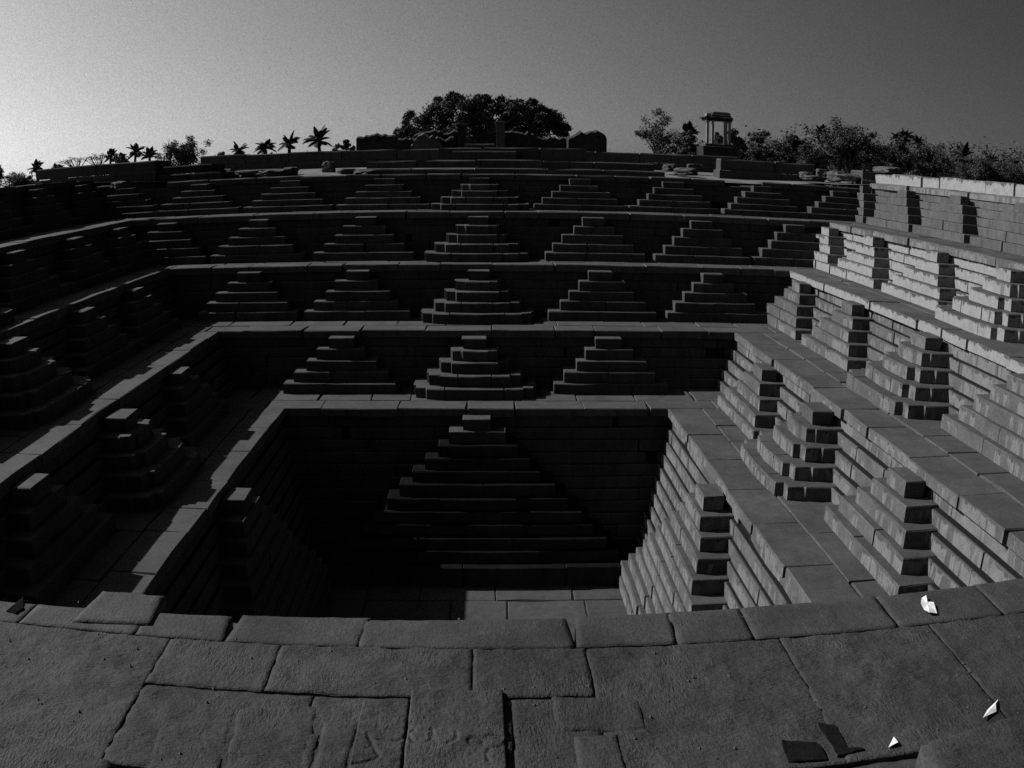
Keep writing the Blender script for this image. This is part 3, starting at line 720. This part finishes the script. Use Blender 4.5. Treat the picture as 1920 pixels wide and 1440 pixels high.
T = [('bushy_tree', 'round bushy tree rising above the left wall', 303, 388, 250, 75, 0, .9), ('small_tree', 'small round tree just left of the ruined wall', 640, 664, 250, 60, .1, 1),
     ('small_tree', 'low dense tree between the left rim wall and the palms', 88, 124, 300, 80, 0, 1.3), ('small_tree', 'thin tree cut off by the left edge of the view', -30, 10, 300, 60, .3, .6),
     ('small_tree', 'low hazy bush at the far left horizon', 8, 62, 322, 95, 0, .9), ('sparse_tree', 'sparse feathery tree between the ruins and the pavilion', 1180, 1290, 203, 70, .25, .42),
     ('small_tree', 'dark bushy tree standing close on the right of the pavilion', 1356, 1402, 228, 68, 0, 1.5), ('small_tree', 'pale thin tree two trees right of the pavilion', 1395, 1450, 236, 74, .15, .55),
     ('small_tree', 'dark low tree in front of the pale thin one', 1404, 1440, 254, 60, 0, 1.4), ('bushy_tree', 'bushy tree midway between the pavilion and the tall right tree', 1440, 1512, 234, 76, 0, 1.0),
     ('tall_tree', 'tallest dark tree on the right, above the bright rubble corner', 1528, 1660, 224, 62, 0, 1.25), ('bushy_tree', 'dense tree filling the gap left of the tallest right tree', 1490, 1560, 250, 58, 0, 1.1),
     ('bushy_tree', 'dense dark tree right of the tallest tree', 1630, 1720, 258, 64, 0, 1.3), ('bushy_tree', 'low dark tree above the middle of the right parapet', 1700, 1790, 272, 66, 0, 1.3),
     ('bushy_tree', 'low dark tree near the right edge, before the last palms', 1780, 1870, 292, 70, 0, 1.3), ('bushy_tree', 'lowest dark tree cut off by the right edge of the view', 1850, 1950, 306, 70, 0, 1.3),
     ('small_tree', 'dark bush seen between the pillars of the pavilion', 1316, 1374, 232, 76, 0, 1.6),
     ('small_tree', 'small tree on the horizon between palms and the left wall', 205, 240, 290, 85, 0, 1.2), ('small_tree', 'dark shrub like tree right behind the low wall, left part', 392, 430, 277, 55, 0, 1.2),
     ('small_tree', 'feathery tree behind the wall just right of the tallest left palm', 618, 650, 262, 70, .2, .6), ('small_tree', 'dense bush below the sparse feathery tree', 1250, 1312, 244, 64, 0, 1.3)]
for i, (nm, lab, a, b, t, d, bare, dens) in enumerate(T):
    tree_px(nm, lab, a, b, t, d, 50+i, bare=bare, dens=dens, mat=M_LEAF_PALE if dens < .7 else M_LEAF)
# flat topped bare acacias at the left
for i, (a, b, t, lab) in enumerate([(118, 172, 293, 'flat topped bare acacia, left one of the pair'), (158, 212, 287, 'flat topped bare acacia, right one of the pair')]):
    A, B, Tt = on_y(a, 300, 80), on_y(b, 300, 80), on_y((a+b)/2, t, 80)
    root = empty('acacia_tree', ((A.x+B.x)/2, 80, -.7)); tag(root, lab, 'tree', 'flat topped acacias'); rng = random.Random(i+5)
    tr = MB(); cr = MB(); H = Tt.z+.7; W = (B.x-A.x)/2
    limb(tr, (0, 0, -.1), (0, 0, H*.35), .12, .09)
    for q in range(16):
        an = rng.uniform(0, 6.28); rr = W*rng.uniform(.3, 1); e = Vector((math.cos(an)*rr, math.sin(an)*rr, H*(.98-.18*(rr/W)**2)))
        m_ = Vector((e.x*.45, e.y*.45, H*.68)); limb(tr, (0, 0, H*.33), m_, .07, .04, 5); limb(tr, m_, e, .04, .015, 4)
        for _ in range(3):
            e2 = e+Vector((rng.uniform(-.5, .5), rng.uniform(-.5, .5), rng.uniform(-.05, .12))); limb(tr, m_.lerp(e, .6), e2, .02, .01, 4)
            leaves(cr, e2, .22, 9, .05, rng, .4)
    link('trunk', tr.mesh(), M_BARK, root); link('crown', cr.mesh(), M_LEAF_PALE, root)
# palms
def palm(label, px_, pyt, dist, seed, spread=1.0, zb=-.8, base=None):
    rng = random.Random(seed); t = on_y(px_, pyt, dist); L_ = 1.22*spread
    cz = t.z-L_*.8
    root = empty('coconut_palm', (t.x, dist, zb)); tag(root, label, 'palm tree', 'palm trees on the horizon')
    tr = MB(); n = 7; lean = rng.uniform(-.3, .3)
    pts = [Vector((lean*(i/n)**2-lean, 0, (cz-zb)*i/n)) for i in range(n+1)]
    for a, b in zip(pts, pts[1:]): limb(tr, a, b, .16, .14, 7)
    link('trunk', tr.mesh(), M_BARK, root)
    for q in range(20):
        mb = MB(); an = q*2.4+rng.uniform(-.3, .3); el = rng.uniform(-.1, 1.45); ln = L_*rng.uniform(.75, 1.1)
        d = Vector((math.cos(an)*math.cos(el), math.sin(an)*math.cos(el), math.sin(el))); p = pts[-1].copy(); prev = p.copy(); st = ln/9
        for k in range(9):
            d = (d+Vector((0, 0, -.05-.02*k))).normalized(); p = prev+d*st; limb(mb, prev, p, .025, .02, 4)
            sd_ = d.cross(Vector((0, 0, 1))).normalized(); wl = L_*.30*math.sin(math.pi*(k+1.2)/10.5)
            for t_ in (0, .33, .66):
                o_ = prev.lerp(p, t_)
                for sgn in (-1, 1):
                    tip = o_+sd_*sgn*wl+Vector((0, 0, -wl*.45))+d*wl*.5; n_ = len(mb.v)
                    mb.v += [tuple(o_-d*.06), tuple(o_+d*.10), tuple(tip)]; mb.f.append((n_, n_+1, n_+2))
            prev = p
        link('frond', mb.mesh(), M_PALM, root)
for i, (lab, x, y, d, s_) in enumerate([
    ('tallest coconut palm above the long low wall, left of the ruins', 597, 240, 75, 1.15), ('coconut palm second from the ruins above the low wall', 543, 250, 75, .95),
    ('coconut palm third from the ruins above the low wall', 497, 259, 78, .95), ('smallest coconut palm above the left end of the low wall', 448, 267, 82, .85),
    ('tall palm at the middle of the left palm cluster', 255, 268, 95, 1.1), ('palm at the left end of the left palm cluster', 208, 281, 95, .9), ('palm second from the left in the left cluster', 229, 284, 97, .8),
    ('bushy palm at the right end of the left palm cluster', 280, 277, 92, 1.0), ('small spiky palm alone above the left rim wall', 68, 303, 70, .7),
    ('palm between the feathery tree and the pavilion', 1292, 232, 72, .9), ('slender palm beside the tallest right tree, on its left', 1542, 236, 66, .7),
    ('palm poking up right of the tallest right tree', 1697, 241, 76, .85), ('lower palm just left of that poking palm', 1682, 246, 78, .7), ('palm further right, small and half buried in foliage', 1722, 254, 78, .7),
    ('large palm above the right parapet middle', 1808, 272, 72, 1.1), ('palm near the right edge with drooping fronds', 1856, 287, 72, .9), ('last palm at the right edge of the view', 1902, 295, 74, .8)]):
    palm(lab, x, y, d, 100+i, s_)
# far-off scrub that reads as one mass
rng = random.Random(2); mb = MB()
for i in range(2000):
    a = rng.uniform(-.85, .85) if i % 2 else rng.uniform(.2, .75); d = rng.uniform(105, 150); top_ = 1.2+4.6*min(1, max(0, (a-.15)/.2))
    leaves(mb, Vector((math.sin(a)*d, math.cos(a)*d, rng.uniform(-.8, top_))), rng.uniform(.8, 1.8), 26, .22, rng, .8)
o = link('distant_scrub', mb.mesh(), M_LEAF); o['kind'] = 'stuff'; o['label'] = 'far off line of low scrub along the horizon'
